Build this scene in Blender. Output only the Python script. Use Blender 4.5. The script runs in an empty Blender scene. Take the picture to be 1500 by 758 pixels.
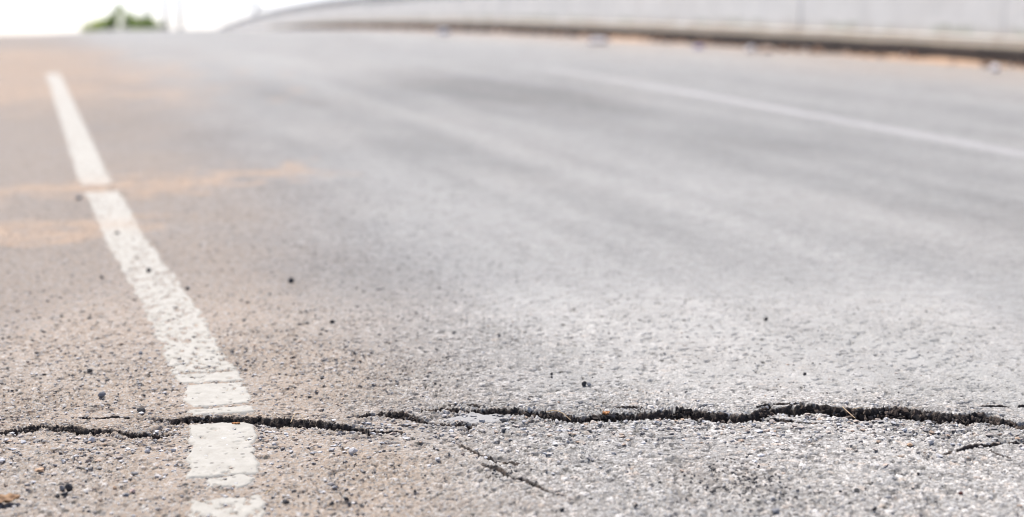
import bpy, math, random
import numpy as np

rad = math.radians
sc = bpy.context.scene
col = sc.collection

# ------------------------------------------------------------------ camera
CAM_H, CAM_PITCH = 0.64, 6.4
FPX = 2500.0                                   # focal length in pixels of the 1500 px wide photograph
cd = bpy.data.cameras.new('camera')
cam = bpy.data.objects.new('camera', cd)
col.objects.link(cam)
cam.location = (0, 0, CAM_H)
cam.rotation_euler = (rad(90 - CAM_PITCH), 0, 0)
cd.sensor_width = 36.0
cd.lens = 36.0 * FPX / 1500.0
cd.clip_start, cd.clip_end = 0.05, 6000
cd.dof.use_dof = True
cd.dof.focus_distance = 2.46
cd.dof.aperture_fstop = 3.0
cd.dof.aperture_blades = 0
sc.camera = cam

# ------------------------------------------------------------------ sky, sun, exposure
SUN_EL, SUN_AZ = 57.0, -26.0                    # azimuth from +Y towards +X
w = bpy.data.worlds.new('World')
sc.world = w
w.use_nodes = True
wn = w.node_tree.nodes
wl = w.node_tree.links
wn.clear()
sky = wn.new('ShaderNodeTexSky')
sky.sky_type = 'NISHITA'
sky.sun_disc = False
sky.sun_elevation = rad(SUN_EL)
sky.sun_rotation = rad(SUN_AZ)
sky.air_density = 0.4
sky.dust_density = 2.0
sky.ozone_density = 0.3
bg = wn.new('ShaderNodeBackground')
bg.inputs['Strength'].default_value = 0.15
wo = wn.new('ShaderNodeOutputWorld')
wl.new(sky.outputs[0], bg.inputs['Color'])
wl.new(bg.outputs[0], wo.inputs['Surface'])

sd = bpy.data.lights.new('sun', 'SUN')
sd.energy = 2.3
sd.angle = rad(4.0)
sd.color = (1.0, 0.975, 0.935)
sun = bpy.data.objects.new('sun', sd)
col.objects.link(sun)
se, sa = rad(SUN_EL), rad(SUN_AZ)
sun_dir = np.array([math.cos(se) * math.sin(sa), math.cos(se) * math.cos(sa), math.sin(se)])
from mathutils import Vector, Matrix
sun.rotation_euler = Vector(sun_dir).to_track_quat('Z', 'Y').to_euler()
sun.location = (10, 20, 30)

sc.view_settings.view_transform = 'Standard'
sc.view_settings.look = 'None'
sc.view_settings.gamma = 1.0
sc.view_settings.use_curve_mapping = False
sc.view_settings.exposure = 1.12
sc.cycles.use_denoising = True
sc.cycles.filter_width = 1.0

# ------------------------------------------------------------------ small maths
PSI = rad(15.86)                               # the road runs this much to the left of the view
SP, CP = math.sin(PSI), math.cos(PSI)

def to_tl(x, y):
    return -x * SP + y * CP, x * CP + y * SP

def to_xy(t, l):
    return -t * SP + l * CP, t * CP + l * SP

def sstep(a, b, v):
    u = np.clip((v - a) / (b - a), 0, 1)
    return u * u * (3 - 2 * u)

def road_z(x, y):
    t, l = to_tl(x, y)
    tp = np.maximum(t, 0)
    z = 0.05 * t - 0.00035 * tp ** 2 - 0.0004 * np.maximum(t - 45, 0) ** 2
    z = z + 0.018 * np.clip(l, 0, 5)
    z = z - 0.09 * (1 - sstep(0.2, 2.2, l)) * sstep(9, 36, t)
    return z

def hsh(ix, iy, seed):
    a = (ix.astype(np.int64) * 374761393 + iy.astype(np.int64) * 668265263 + seed * 1442695041) & 0xFFFFFFFF
    a = ((a ^ (a >> 13)) * 1274126177) & 0xFFFFFFFF
    a = ((a ^ (a >> 16)) * 2246822519) & 0xFFFFFFFF
    a = a ^ (a >> 15)
    return (a & 0xFFFFFF) / float(0x1000000)

def vnoise(x, y, seed=0):
    x = np.asarray(x, float); y = np.asarray(y, float)
    x, y = np.broadcast_arrays(x, y)
    ix, iy = np.floor(x), np.floor(y)
    fx, fy = x - ix, y - iy
    fx = fx * fx * (3 - 2 * fx); fy = fy * fy * (3 - 2 * fy)
    a, b = hsh(ix, iy, seed), hsh(ix + 1, iy, seed)
    c, d = hsh(ix, iy + 1, seed), hsh(ix + 1, iy + 1, seed)
    return (a + (b - a) * fx) * (1 - fy) + (c + (d - c) * fx) * fy

def fbm(x, y, seed=0, octv=4, gain=0.5):
    s, a, n = 0, 1.0, 0
    for i in range(octv):
        s = s + a * vnoise(x * 2 ** i + 17.3 * i, y * 2 ** i + 9.1 * i, seed + i)
        n += a; a *= gain
    return s / n

def worley(x, y, seed):
    """returns F1, F2, the nearest cell's random number and offset to its centre"""
    ix, iy = np.floor(x), np.floor(y)
    f1 = np.full(x.shape, 9.0); f2 = np.full(x.shape, 9.0)
    rid = np.zeros(x.shape); ox = np.zeros(x.shape); oy = np.zeros(x.shape)
    for dx in (-1, 0, 1):
        for dy in (-1, 0, 1):
            cx, cy = ix + dx, iy + dy
            px = cx + hsh(cx, cy, seed); py = cy + hsh(cx, cy, seed + 1)
            d = np.hypot(px - x, py - y)
            nearer = d < f1
            f2 = np.where(nearer, f1, np.minimum(f2, d))
            rid = np.where(nearer, hsh(cx, cy, seed + 2), rid)
            ox = np.where(nearer, x - px, ox); oy = np.where(nearer, y - py, oy)
            f1 = np.where(nearer, d, f1)
    return f1, f2, rid, ox, oy

_p = rad(CAM_PITCH)
FWD = np.array([0, math.cos(_p), -math.sin(_p)]); UP = np.array([0, math.sin(_p), math.cos(_p)])

def at(px, py):
    """ground point seen at that spot of the photograph (surveying aid)"""
    r = FWD + np.array([1, 0, 0]) * (px - 750) / FPX - UP * (py - 379) / FPX
    c = np.array([0, 0, CAM_H])
    lo, hi = 0.5, 0.5
    while True:
        q = c + r * hi
        if q[2] < road_z(q[0], q[1]) or hi > 200:
            break
        lo = hi; hi *= 1.05
    for _ in range(40):
        m = 0.5 * (lo + hi); q = c + r * m
        if q[2] < road_z(q[0], q[1]): hi = m
        else: lo = m
    return q[0], q[1]

# ------------------------------------------------------------------ materials
def new_mat(name):
    m = bpy.data.materials.new(name)
    m.use_nodes = True
    nt = m.node_tree
    return m, nt, nt.nodes['Principled BSDF']

class NB:
    """short-hand for wiring shader nodes"""
    def __init__(self, nt): self.nt = nt
    def node(self, kind, **kw):
        n = self.nt.nodes.new(kind)
        for k, v in kw.items(): setattr(n, k, v)
        return n
    def put(self, sock, v):
        if hasattr(v, 'is_output'): self.nt.links.new(v, sock)
        else: sock.default_value = v
    def attr(self, name):
        return self.node('ShaderNodeAttribute', attribute_name=name).outputs['Fac']
    def math(self, op, a, b=0.0, c=None, clamp=False):
        n = self.node('ShaderNodeMath', operation=op, use_clamp=clamp)
        self.put(n.inputs[0], a); self.put(n.inputs[1], b)
        if c is not None: self.put(n.inputs[2], c)
        return n.outputs[0]
    def mixc(self, f, a, b, mode='MIX'):
        n = self.node('ShaderNodeMix', data_type='RGBA', blend_type=mode)
        self.put(n.inputs['Factor'], f)
        self.put(n.inputs[6], a if hasattr(a, 'is_output') else (*a, 1) if len(a) == 3 else a)
        self.put(n.inputs[7], b if hasattr(b, 'is_output') else (*b, 1) if len(b) == 3 else b)
        return n.outputs[2]
    def mixf(self, f, a, b):
        n = self.node('ShaderNodeMix', data_type='FLOAT')
        self.put(n.inputs['Factor'], f); self.put(n.inputs[2], a); self.put(n.inputs[3], b)
        return n.outputs[0]
    def ramp(self, f, stops, interp='LINEAR'):
        n = self.node('ShaderNodeValToRGB')
        cr = n.color_ramp; cr.interpolation = interp
        while len(cr.elements) < len(stops): cr.elements.new(0.5)
        for e, (p, c) in zip(cr.elements, stops):
            e.position = p; e.color = (*c, 1) if len(c) == 3 else c
        self.put(n.inputs[0], f)
        return n.outputs[0]
    def mapr(self, v, a, b, c=0.0, d=1.0, smooth=True):
        n = self.node('ShaderNodeMapRange')
        n.interpolation_type = 'SMOOTHSTEP' if smooth else 'LINEAR'
        self.put(n.inputs[0], v)
        for i, q in enumerate((a, b, c, d)): self.put(n.inputs[1 + i], q)
        return n.outputs[0]
    def pos(self, scale=(1, 1, 1), obj=False):
        if obj:
            o = self.node('ShaderNodeTexCoord').outputs['Object']
        else:
            o = self.node('ShaderNodeNewGeometry').outputs['Position']
        m = self.node('ShaderNodeMapping')
        m.inputs['Scale'].default_value = scale
        self.put(m.inputs[0], o)
        return m.outputs[0]
    def noise(self, vec, scale, detail=3.0, rough=0.55):
        n = self.node('ShaderNodeTexNoise')
        self.put(n.inputs['Vector'], vec)
        n.inputs['Scale'].default_value = scale
        n.inputs['Detail'].default_value = detail
        n.inputs['Roughness'].default_value = rough
        return n.outputs['Fac']
    def voro(self, vec, scale, feature='F1'):
        n = self.node('ShaderNodeTexVoronoi', feature=feature, voronoi_dimensions='3D')
        self.put(n.inputs['Vector'], vec); n.inputs['Scale'].default_value = scale
        return n
    def bump(self, h, strength, dist, normal=None):
        n = self.node('ShaderNodeBump')
        n.inputs['Strength'].default_value = strength
        n.inputs['Distance'].default_value = dist
        self.put(n.inputs['Height'], h)
        if normal is not None: self.put(n.inputs['Normal'], normal)
        return n.outputs[0]

STONE_RAMP = [(0.0, (0.040, 0.038, 0.040)), (0.08, (0.085, 0.080, 0.080)), (0.18, (0.180, 0.176, 0.174)),
              (0.45, (0.282, 0.280, 0.277)), (0.66, (0.350, 0.347, 0.343)), (0.74, (0.355, 0.300, 0.255)),
              (0.82, (0.395, 0.388, 0.380)), (1.0, (0.500, 0.488, 0.475))]

def asphalt_material():
    m, nt, b = new_mat('weathered_asphalt')
    n = NB(nt)
    p = n.pos()
    flat = n.pos((1, 1, 0.15))
    near = n.attr('near')
    # stones: near ones come from the modelled relief, far ones from a cell pattern
    v1 = n.voro(flat, 150)
    s1 = n.node('ShaderNodeSeparateColor'); n.put(s1.inputs[0], v1.outputs['Color'])
    ve = n.voro(flat, 150, 'DISTANCE_TO_EDGE')
    far_gap = n.mapr(ve.outputs['Distance'], 0.0, 0.085)
    sid = n.mixf(near, s1.outputs[0], n.attr('stone'))
    gap = n.mixf(near, far_gap, n.attr('gap'))
    stone = n.ramp(sid, STONE_RAMP)
    fine = n.noise(p, 420, 4, 0.65)
    stone = n.mixc(1.0, stone, n.ramp(fine, [(0.25, (0.62, 0.62, 0.62)), (0.75, (1.32, 1.31, 1.29))]), 'MULTIPLY')
    stone = n.mixc(near, stone, n.mixc(1.0, stone, (1.20, 1.19, 1.17), 'MULTIPLY'))
    v3 = n.voro(p, 360)
    s3 = n.node('ShaderNodeSeparateColor'); n.put(s3.inputs[0], v3.outputs['Color'])
    stone = n.mixc(n.math('MULTIPLY_ADD', near, 0.75, 0.25), stone, n.ramp(s3.outputs[0], [(0.0, (0.22, 0.20, 0.18)), (0.20, (0.70, 0.66, 0.62)), (0.45, (1.04, 1.02, 1.0)), (1.0, (1.32, 1.31, 1.29))]), 'MULTIPLY')
    binder = n.mixc(n.mapr(n.noise(p, 60, 4), 0.35, 0.7), (0.095, 0.087, 0.080), (0.215, 0.198, 0.180))
    c = n.mixc(n.mapr(gap, 0.05, 0.75), binder, stone)
    # fine grey film of road dust
    film = n.mapr(n.noise(p, 9, 5, 0.6), 0.35, 0.72)
    c = n.mixc(n.math('MULTIPLY_ADD', n.attr('worn'), 0.50, n.math('MULTIPLY_ADD', film, 0.24, 0.18)), c, (0.310, 0.304, 0.284))
    # tone of the surfacing (wheel tracks, older and newer areas), with distance haze and glare painted in
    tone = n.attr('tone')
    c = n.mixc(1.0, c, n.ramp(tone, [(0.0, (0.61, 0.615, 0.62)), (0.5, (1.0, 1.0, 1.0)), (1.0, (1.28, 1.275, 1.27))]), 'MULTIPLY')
    mot = n.noise(n.pos((1, 1, 0.2)), 26, 5, 0.6)
    c = n.mixc(1.0, c, n.ramp(mot, [(0.28, (0.84, 0.84, 0.83)), (0.5, (1.0, 1.0, 1.0)), (0.72, (1.13, 1.13, 1.13))]), 'MULTIPLY')
    # tan dust on the shoulder, orange sand washed over
    grain = n.noise(p, 150, 4, 0.7)
    dust = n.math('MULTIPLY', n.attr('dust'), n.mapr(grain, 0.38, 0.56, 0.10, 1.0))
    c = n.mixc(dust, c, n.mixc(n.noise(p, 240, 2), (0.228, 0.172, 0.125), (0.365, 0.288, 0.218)))
    sand = n.math('MULTIPLY', n.attr('sand'), n.math('MULTIPLY', n.mapr(grain, 0.30, 0.6, 0.45, 1.0), n.mapr(n.noise(p, 14, 6, 0.72), 0.40, 0.60, 0.35, 1.0)))
    c = n.mixc(sand, c, n.mixc(n.noise(p, 300, 2), (0.440, 0.275, 0.160), (0.540, 0.385, 0.260)))
    # dark pits where stones have come out
    v2 = n.voro(n.pos((1, 1, 0.15)), 70)
    s2 = n.node('ShaderNodeSeparateColor'); n.put(s2.inputs[0], v2.outputs['Color'])
    pit = n.math('MULTIPLY', n.mapr(s2.outputs[1], 0.80, 0.85), n.mapr(v2.outputs['Distance'], 0.42, 0.20))
    pit = n.math('MULTIPLY', pit, n.attr('pits'))
    c = n.mixc(n.math('MULTIPLY', pit, 0.9), c, (0.055, 0.050, 0.042))
    # smooth skim of cement beside the crack
    c = n.mixc(n.attr('cement'), c, n.mixc(n.noise(p, 90, 3), (0.26, 0.253, 0.242), (0.325, 0.318, 0.305)))
    # soil and soot inside the cracks
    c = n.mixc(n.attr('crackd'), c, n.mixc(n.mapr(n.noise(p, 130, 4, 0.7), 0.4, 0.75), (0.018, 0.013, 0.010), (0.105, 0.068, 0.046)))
    n.put(b.inputs['Base Color'], c)
    n.put(b.inputs['Roughness'], n.mixf(n.noise(p, 80, 2), 0.72, 0.95))
    b.inputs['Specular IOR Level'].default_value = 0.35
    farrel = n.math('MULTIPLY', n.mapr(ve.outputs['Distance'], 0.0, 0.25), n.math('SUBTRACT', 1.0, near))
    farrel = n.math('MULTIPLY', farrel, n.math('ADD', 0.4, s1.outputs[2]))
    nrm = n.bump(farrel, 0.8, 0.0035)
    nrm = n.bump(n.math('MULTIPLY', v3.outputs['Distance'], -1.0), 0.55, 0.0011, nrm)
    nrm = n.bump(n.noise(p, 700, 3, 0.7), 0.35, 0.0008, nrm)
    n.put(b.inputs['Normal'], nrm)
    return m

def paint_material(name, a, bcol, dirt):
    m, nt, b = new_mat(name)
    n = NB(nt)
    p = n.pos()
    c = n.mixc(n.mapr(n.noise(p, 45, 5, 0.65), 0.3, 0.72), a, bcol)
    d = n.mapr(n.noise(p, 190, 5, 0.75), 0.52, 0.72)
    c = n.mixc(n.math('MULTIPLY', d, dirt), c, (0.30, 0.265, 0.22))
    vp = n.voro(n.pos((1, 1, 0.15)), 95)
    sp = n.node('ShaderNodeSeparateColor'); n.put(sp.inputs[0], vp.outputs['Color'])
    pore = n.math('MULTIPLY', n.mapr(sp.outputs[1], 0.84, 0.88), n.mapr(vp.outputs['Distance'], 0.40, 0.22))
    c = n.mixc(n.math('MULTIPLY', pore, 0.8), c, (0.075, 0.066, 0.052))
    c = n.mixc(n.math('MULTIPLY', n.attr('sand'), 0.45), c, (0.36, 0.275, 0.20))
    n.put(b.inputs['Base Color'], c)
    b.inputs['Roughness'].default_value = 0.7
    b.inputs['Specular IOR Level'].default_value = 0.35
    n.put(b.inputs['Normal'], n.bump(n.noise(p, 330, 4, 0.7), 0.5, 0.0012))
    return m

def rough_material(name, c1, c2, scale, rough=0.85, bump=0.4, bdist=0.01, c3=None, obj=False, spec=0.35, s3=None):
    m, nt, b = new_mat(name)
    n = NB(nt)
    p = n.pos(obj=obj)
    c = n.mixc(n.mapr(n.noise(p, scale, 5, 0.62), 0.28, 0.72), c1, c2)
    if c3 is not None:
        c = n.mixc(n.mapr(n.noise(p, s3 or scale * 0.23, 4, 0.6), 0.52, 0.72), c, c3)
    n.put(b.inputs['Base Color'], c)
    b.inputs['Roughness'].default_value = rough
    b.inputs['Specular IOR Level'].default_value = spec
    n.put(b.inputs['Normal'], n.bump(n.noise(p, scale * 3, 4, 0.6), bump, bdist))
    return m

def wall_material():
    m, nt, b = new_mat('weathered_white_concrete')
    n = NB(nt)
    p = n.pos()
    hz = n.attr('height')                                  # metres above the footway
    c = n.mixc(n.mapr(n.noise(p, 2.2, 5, 0.6), 0.3, 0.7), (0.745, 0.725, 0.660), (0.835, 0.815, 0.745))
    streak = n.noise(n.pos((7, 7, 0.7)), 1.0, 5, 0.65)
    c = n.mixc(n.math('MULTIPLY', n.mapr(streak, 0.54, 0.74), 0.45), c, (0.47, 0.48, 0.46))
    edge = n.math('ADD', hz, n.math('MULTIPLY', n.noise(p, 4.0, 5), -0.20))
    c = n.mixc(n.math('MULTIPLY', n.mapr(edge, 0.10, -0.10), 0.9), c, (0.40, 0.325, 0.24))
    moss = n.math('MULTIPLY', n.mapr(n.math('ABSOLUTE', n.math('SUBTRACT', edge, 0.03)), 0.05, 0.0), n.mapr(n.noise(p, 1.1, 3), 0.45, 0.65))
    c = n.mixc(n.math('MULTIPLY', moss, 0.6), c, (0.33, 0.36, 0.25))
    n.put(b.inputs['Base Color'], c)
    b.inputs['Roughness'].default_value = 0.85
    n.put(b.inputs['Normal'], n.bump(n.noise(p, 40, 4), 0.3, 0.01))
    return m

def kerb_material():
    m, nt, b = new_mat('grimy_kerb')
    n = NB(nt)
    p = n.pos()
    nz = n.node('ShaderNodeSeparateXYZ'); n.put(nz.inputs[0], n.node('ShaderNodeNewGeometry').outputs['Normal'])
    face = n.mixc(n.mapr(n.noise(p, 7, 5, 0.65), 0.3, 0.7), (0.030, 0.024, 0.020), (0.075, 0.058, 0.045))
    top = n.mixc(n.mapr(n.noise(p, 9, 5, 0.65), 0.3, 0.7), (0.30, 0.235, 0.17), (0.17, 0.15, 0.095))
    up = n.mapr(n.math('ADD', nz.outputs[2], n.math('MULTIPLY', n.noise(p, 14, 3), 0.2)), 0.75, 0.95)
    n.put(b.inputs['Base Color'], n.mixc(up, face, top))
    b.inputs['Roughness'].default_value = 0.9
    n.put(b.inputs['Normal'], n.bump(n.noise(p, 60, 4), 0.5, 0.01))
    return m

def leaf_material(name, c1, c2):
    m, nt, b = new_mat(name)
    n = NB(nt)
    c = n.mixc(n.attr('tint'), c1, c2)
    n.put(b.inputs['Base Color'], c)
    b.inputs['Roughness'].default_value = 0.6
    tr = n.node('ShaderNodeBsdfTranslucent'); n.put(tr.inputs['Color'], c)
    mx = n.node('ShaderNodeMixShader'); mx.inputs[0].default_value = 0.72
    n.put(mx.inputs[1], b.outputs[0]); n.put(mx.inputs[2], tr.outputs[0])
    n.put(nt.nodes['Material Output'].inputs['Surface'], mx.outputs[0])
    return m

def grit_material():
    m, nt, b = new_mat('loose_grit')
    n = NB(nt)
    c = n.ramp(n.attr('stone'), [(0.0, (0.036, 0.033, 0.032)), (0.30, (0.072, 0.064, 0.060)), (0.42, (0.19, 0.172, 0.158)),
                                 (0.62, (0.30, 0.285, 0.275)), (0.74, (0.36, 0.25, 0.17)), (0.86, (0.44, 0.425, 0.41)), (1.0, (0.60, 0.59, 0.58))])
    c = n.mixc(1.0, c, n.ramp(n.noise(n.pos(), 300, 3), [(0.3, (0.75, 0.75, 0.75)), (0.7, (1.2, 1.2, 1.2))]), 'MULTIPLY')
    n.put(b.inputs['Base Color'], c)
    b.inputs['Roughness'].default_value = 0.75
    return m

M = dict(
    asphalt=asphalt_material(),
    paint=paint_material('white_line_paint', (0.318, 0.298, 0.252), (0.388, 0.367, 0.318), 0.75),
    old_paint=paint_material('faded_line_paint', (0.272, 0.264, 0.254), (0.305, 0.298, 0.29), 0.6),
    wall=wall_material(),
    kerb=kerb_material(),
    rail=rough_material('grey_rail_concrete', (0.42, 0.42, 0.43), (0.55, 0.55, 0.55), 5, c3=(0.36, 0.37, 0.35)),
    footway=rough_material('dusty_footway', (0.24, 0.20, 0.155), (0.33, 0.275, 0.215), 5, c3=(0.17, 0.15, 0.10)),
    soil=rough_material('orange_soil', (0.44, 0.26, 0.145), (0.56, 0.38, 0.24), 30, bump=0.8, bdist=0.02, c3=(0.30, 0.19, 0.12)),
    ground=rough_material('dry_ground', (0.20, 0.15, 0.10), (0.16, 0.17, 0.07), 0.35, bump=0.5, bdist=0.1, c3=(0.10, 0.13, 0.04)),
    black_stone=rough_material('black_stone', (0.024, 0.022, 0.022), (0.050, 0.047, 0.047), 160, 0.75, 0.4, 0.001, obj=True, spec=0.5),
    grey_stone=rough_material('blue_grey_stone', (0.14, 0.14, 0.148), (0.26, 0.26, 0.268), 160, 0.7, 0.4, 0.001, obj=True),
    pale_stone=rough_material('pale_stone', (0.46, 0.44, 0.42), (0.62, 0.60, 0.58), 160, 0.8, 0.4, 0.001, obj=True),
    tan_stone=rough_material('tan_stone', (0.42, 0.26, 0.15), (0.55, 0.38, 0.25), 160, 0.8, 0.4, 0.001, obj=True),
    pink_stone=rough_material('pink_stone', (0.52, 0.36, 0.29), (0.62, 0.47, 0.40), 160, 0.8, 0.4, 0.001, obj=True),
    red_stone=rough_material('dark_red_stone', (0.11, 0.04, 0.035), (0.18, 0.07, 0.05), 160, 0.8, 0.4, 0.001, obj=True),
    dead_leaf=rough_material('dead_leaf', (0.16, 0.075, 0.03), (0.34, 0.19, 0.085), 90, 0.7, 0.4, 0.001, obj=True),
    straw=rough_material('dry_straw', (0.42, 0.29, 0.15), (0.56, 0.41, 0.24), 200, 0.7, 0.3, 0.0005, obj=True),
    rust_scrap=rough_material('rust_scrap', (0.40, 0.16, 0.05), (0.52, 0.25, 0.10), 200, 0.7, 0.3, 0.0005, obj=True),
    litter_white=rough_material('white_plastic', (0.66, 0.61, 0.57), (0.78, 0.73, 0.69), 12, 0.5, 0.2, 0.004, obj=True),
    litter_blue=rough_material('blue_plastic', (0.20, 0.20, 0.46), (0.34, 0.33, 0.56), 12, 0.5, 0.2, 0.004, obj=True),
    litter_tan=rough_material('tan_paper', (0.58, 0.42, 0.29), (0.68, 0.52, 0.40), 12, 0.8, 0.2, 0.004, obj=True),
    bark=rough_material('tree_bark', (0.14, 0.11, 0.085), (0.24, 0.20, 0.16), 12),
    pale_bark=rough_material('pale_bark', (0.45, 0.43, 0.40), (0.58, 0.56, 0.53), 8),
    leaf_lime=leaf_material('lime_leaves', (0.300, 0.380, 0.060), (0.430, 0.490, 0.100)),
    leaf_green=leaf_material('green_leaves', (0.220, 0.300, 0.095), (0.320, 0.400, 0.140)),
    leaf_dull=leaf_material('grey_green_leaves', (0.120, 0.150, 0.090), (0.180, 0.215, 0.140)),
    pole=rough_material('pole_concrete', (0.36, 0.365, 0.38), (0.44, 0.445, 0.46), 4),
    metal=rough_material('dull_metal', (0.25, 0.26, 0.27), (0.33, 0.34, 0.35), 10, 0.5),
    grit=grit_material(),
)

# ------------------------------------------------------------------ object helpers
def tag(o, label=None, cat=None, group=None, kind=None):
    if label: o['label'] = label
    if cat: o['category'] = cat
    if group: o['group'] = group
    if kind: o['kind'] = kind
    return o

def link(o, parent=None):
    col.objects.link(o)
    if parent is not None: o.parent = parent
    return o

def mesh_np(name, co, quads, mat, attrs=None, parent=None, smooth=True):
    """one mesh object from numpy arrays (quads or triangles)"""
    me = bpy.data.meshes.new(name)
    co = np.ascontiguousarray(co, dtype=np.float32); quads = np.ascontiguousarray(quads, dtype=np.int32)
    k = quads.shape[1]
    me.vertices.add(len(co)); me.vertices.foreach_set('co', co.ravel())
    me.loops.add(quads.size); me.loops.foreach_set('vertex_index', quads.ravel())
    me.polygons.add(len(quads))
    me.polygons.foreach_set('loop_start', np.arange(0, quads.size, k, dtype=np.int32))
    me.polygons.foreach_set('use_smooth', np.full(len(quads), smooth, dtype=bool))
    me.update(calc_edges=True)
    for an, av in (attrs or {}).items():
        a = me.attributes.new(an, 'FLOAT', 'POINT')
        a.data.foreach_set('value', np.ascontiguousarray(av, dtype=np.float32).ravel())
    me.materials.append(mat)
    return link(bpy.data.objects.new(name, me), parent)

def grid_quads(nr, nc):
    i = np.arange(nr * nc).reshape(nr, nc)
    return np.stack([i[:-1, :-1], i[:-1, 1:], i[1:, 1:], i[1:, :-1]], -1).reshape(-1, 4)

def empty(name, loc):
    e = bpy.data.objects.new(name, None)
    e.location = loc
    e.empty_display_size = 0.1
    return link(e)

# ------------------------------------------------------------------ the crack, surveyed from the photograph
CR = [
    [(0,633,5),(25,631,6),(45,628,6),(65,627,5),(85,628,7),(110,629,7),(140,632,8),(165,633,8),(185,636,8),(205,637,7),(230,635,6),(256,633,4)],
    [(190,612,4),(230,614,6),(255,616,7),(270,616,9),(300,614,9),(330,614,10),(360,614,9),(380,617,13),(410,617,14),(440,620,11),(470,621,10),(500,626,10),(520,629,10),(538,631,9),(552,633,5),(566,634,3)],
    [(505,613,4),(522,612,6),(545,610,8),(565,609,7),(585,610,8),(605,614,8),(620,619,7),(640,620,7),(668,622,7),(700,622,4)],
    [(606,605,4),(626,603,5),(640,602,6),(655,602,6),(690,604,6),(712,605,8),(730,604,9),(760,604,9),(790,607,10),(805,609,11),(830,614,10),(850,616,9),(870,614,10),(900,611,12),(930,610,13),(960,608,14),(1000,606,15),(1030,609,16),(1060,613,16),(1080,613,16),(1100,611,14),(1115,605,11),(1130,602,10),(1160,600,13),(1200,600,15),(1230,604,18),(1250,607,20),(1270,607,17),(1300,604,17),(1330,606,19),(1350,609,19),(1390,613,16),(1410,615,15),(1440,613,17),(1460,617,13),(1480,622,10),(1502,629,10),(1560,641,8),(1640,640,6)],
    [(1095,613,3),(1110,613,4),(1130,614,4.5),(1150,615,5),(1172,617,2)],
    # hairlines
    [(1425,598,1.5),(1450,596,3),(1475,597,2.5),(1500,596,3),(1530,594,2)],
    [(1375,668,1.2),(1400,660,2),(1425,653,4),(1450,652,3.5),(1470,648,3),(1500,649,3),(1530,646,2)],
    [(1440,657,1.5),(1465,667,2.5),(1490,672,2.5),(1510,682,2)],
    [(655,640,1.2),(680,655,2),(705,668,3),(730,675,3),(755,679,2),(772,679,1)],
    [(700,676,2),(725,684,5),(745,695,5),(770,703,4),(790,713,3),(812,724,2),(830,735,1)],
    [(705,695,2),(725,697,3.5),(742,699,2)],
    [(640,603,1),(660,597,2),(690,596,2),(715,599,1)],
    [(95,611,1),(130,613,2),(165,612,2.5),(210,612,3)],
    [(230,635,3),(265,633,2.5),(282,630,1)],
    [(535,631,3),(560,634,3),(585,633,2),(610,636,1)],
    [(480,617,1),(505,613,2.5),(530,612,3)],
    [(1165,617,3),(1190,620,2),(1215,619,1)],
    [(1100,598,1),(1130,595,2.5),(1170,594,2.5),(1200,597,2)],
    [(880,601,1),(905,598,2),(930,599,2.5),(950,603,1)],
    [(280,588.5,2),(300,589,3),(330,587,3),(352,587,2)],
]
LIP = 0.0045
crack_tab = []
for ci, pts in enumerate(CR):
    wide = max(p[2] for p in pts) > 5
    xs, ne, fe = [], [], []
    for px, py, v in pts:
        v = v * (0.85 if wide else 1.25)
        x0, y0 = at(px, py + v / 2); x1, y1 = at(px, py - v / 2)
        if wide:
            y1 = max(y1 - 0.5 * LIP / 0.27, y0 + 0.5 * (y1 - y0))
        xs.append(0.5 * (x0 + x1)); ne.append(y0); fe.append(y1)
    crack_tab.append((np.array(xs), np.array(ne), np.array(fe), wide))
cuts = [at(-400, 630)[0], at(228, 625)[0], at(534, 620)[0], at(640, 610)[0], 9.0]
main_x, main_y = [], []
for c_, lo_, hi_ in zip(crack_tab[:4], cuts[:-1], cuts[1:]):
    for x_, a_, b_ in zip(c_[0], c_[1], c_[2]):
        if lo_ + 0.012 < x_ < hi_ - 0.012:
            main_x.append(x_); main_y.append((a_ + b_) / 2)
main_x, main_y = np.array(main_x), np.array(main_y)

def surf(x, y):
    """road surface without its stones: slope, crest, small unevenness, raised far lip of the crack"""
    z = road_z(x, y)
    yc = np.interp(x, main_x, main_y)
    d = y - yc
    z = z + LIP * sstep(-0.012, 0.004, d) * np.exp(-np.maximum(d, 0) / 0.12)
    fade = np.exp(-np.maximum(np.abs(y - 2.8) - 1.5, 0))
    z = z + fade * 0.006 * (fbm(x * 2.1, y * 1.6, 71, 3) - 0.5)
    return z

# ------------------------------------------------------------------ left line, right line (centre paths)
LEFT_PX = [(345,1050),(336,850),(332,758),(327,690),(325,620),(322,595),(314,562),(302,545),(289,528),(270,490),(250,450),(214,396),(183,350),(160,300),(139,265),(126,232),(114,200),(96,155),(78,110)]
lt, ll = [], []
for p in LEFT_PX:
    a = to_tl(*at(*p)); lt.append(a[0]); ll.append(a[1])
o_ = np.argsort(lt); lt = np.array(lt)[o_]; ll = np.array(ll)[o_]
RIGHT_PX = [(1500,226),(1340,196),(1180,167),(1020,137),(860,110)]
rt, rl = [], []
for p in RIGHT_PX:
    a = to_tl(*at(*p)); rt.append(a[0]); rl.append(a[1])
o_ = np.argsort(rt); rt = np.array(rt)[o_]; rl = np.array(rl)[o_]
KERB_L = 7.62

# ------------------------------------------------------------------ the road
def axis(parts, grow_lo, lo_end, grow_hi, hi_end, soft_lo):
    a = []
    for s, e, st in parts:
        a += list(np.arange(s, e - 1e-9, st))
    a.append(parts[-1][1])
    st, v, left = parts[0][2], parts[0][0], []
    while v > lo_end:
        st *= 1.03 if soft_lo and st < 0.008 else grow_lo
        v -= st; left.append(v)
    st, v, right = parts[-1][2], parts[-1][1], []
    while v < hi_end:
        st *= (1.012 if soft_lo == 0 else 1.03) if st < 0.011 else grow_hi
        v += st; right.append(v)
    return np.array(left[::-1] + a + right)

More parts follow.
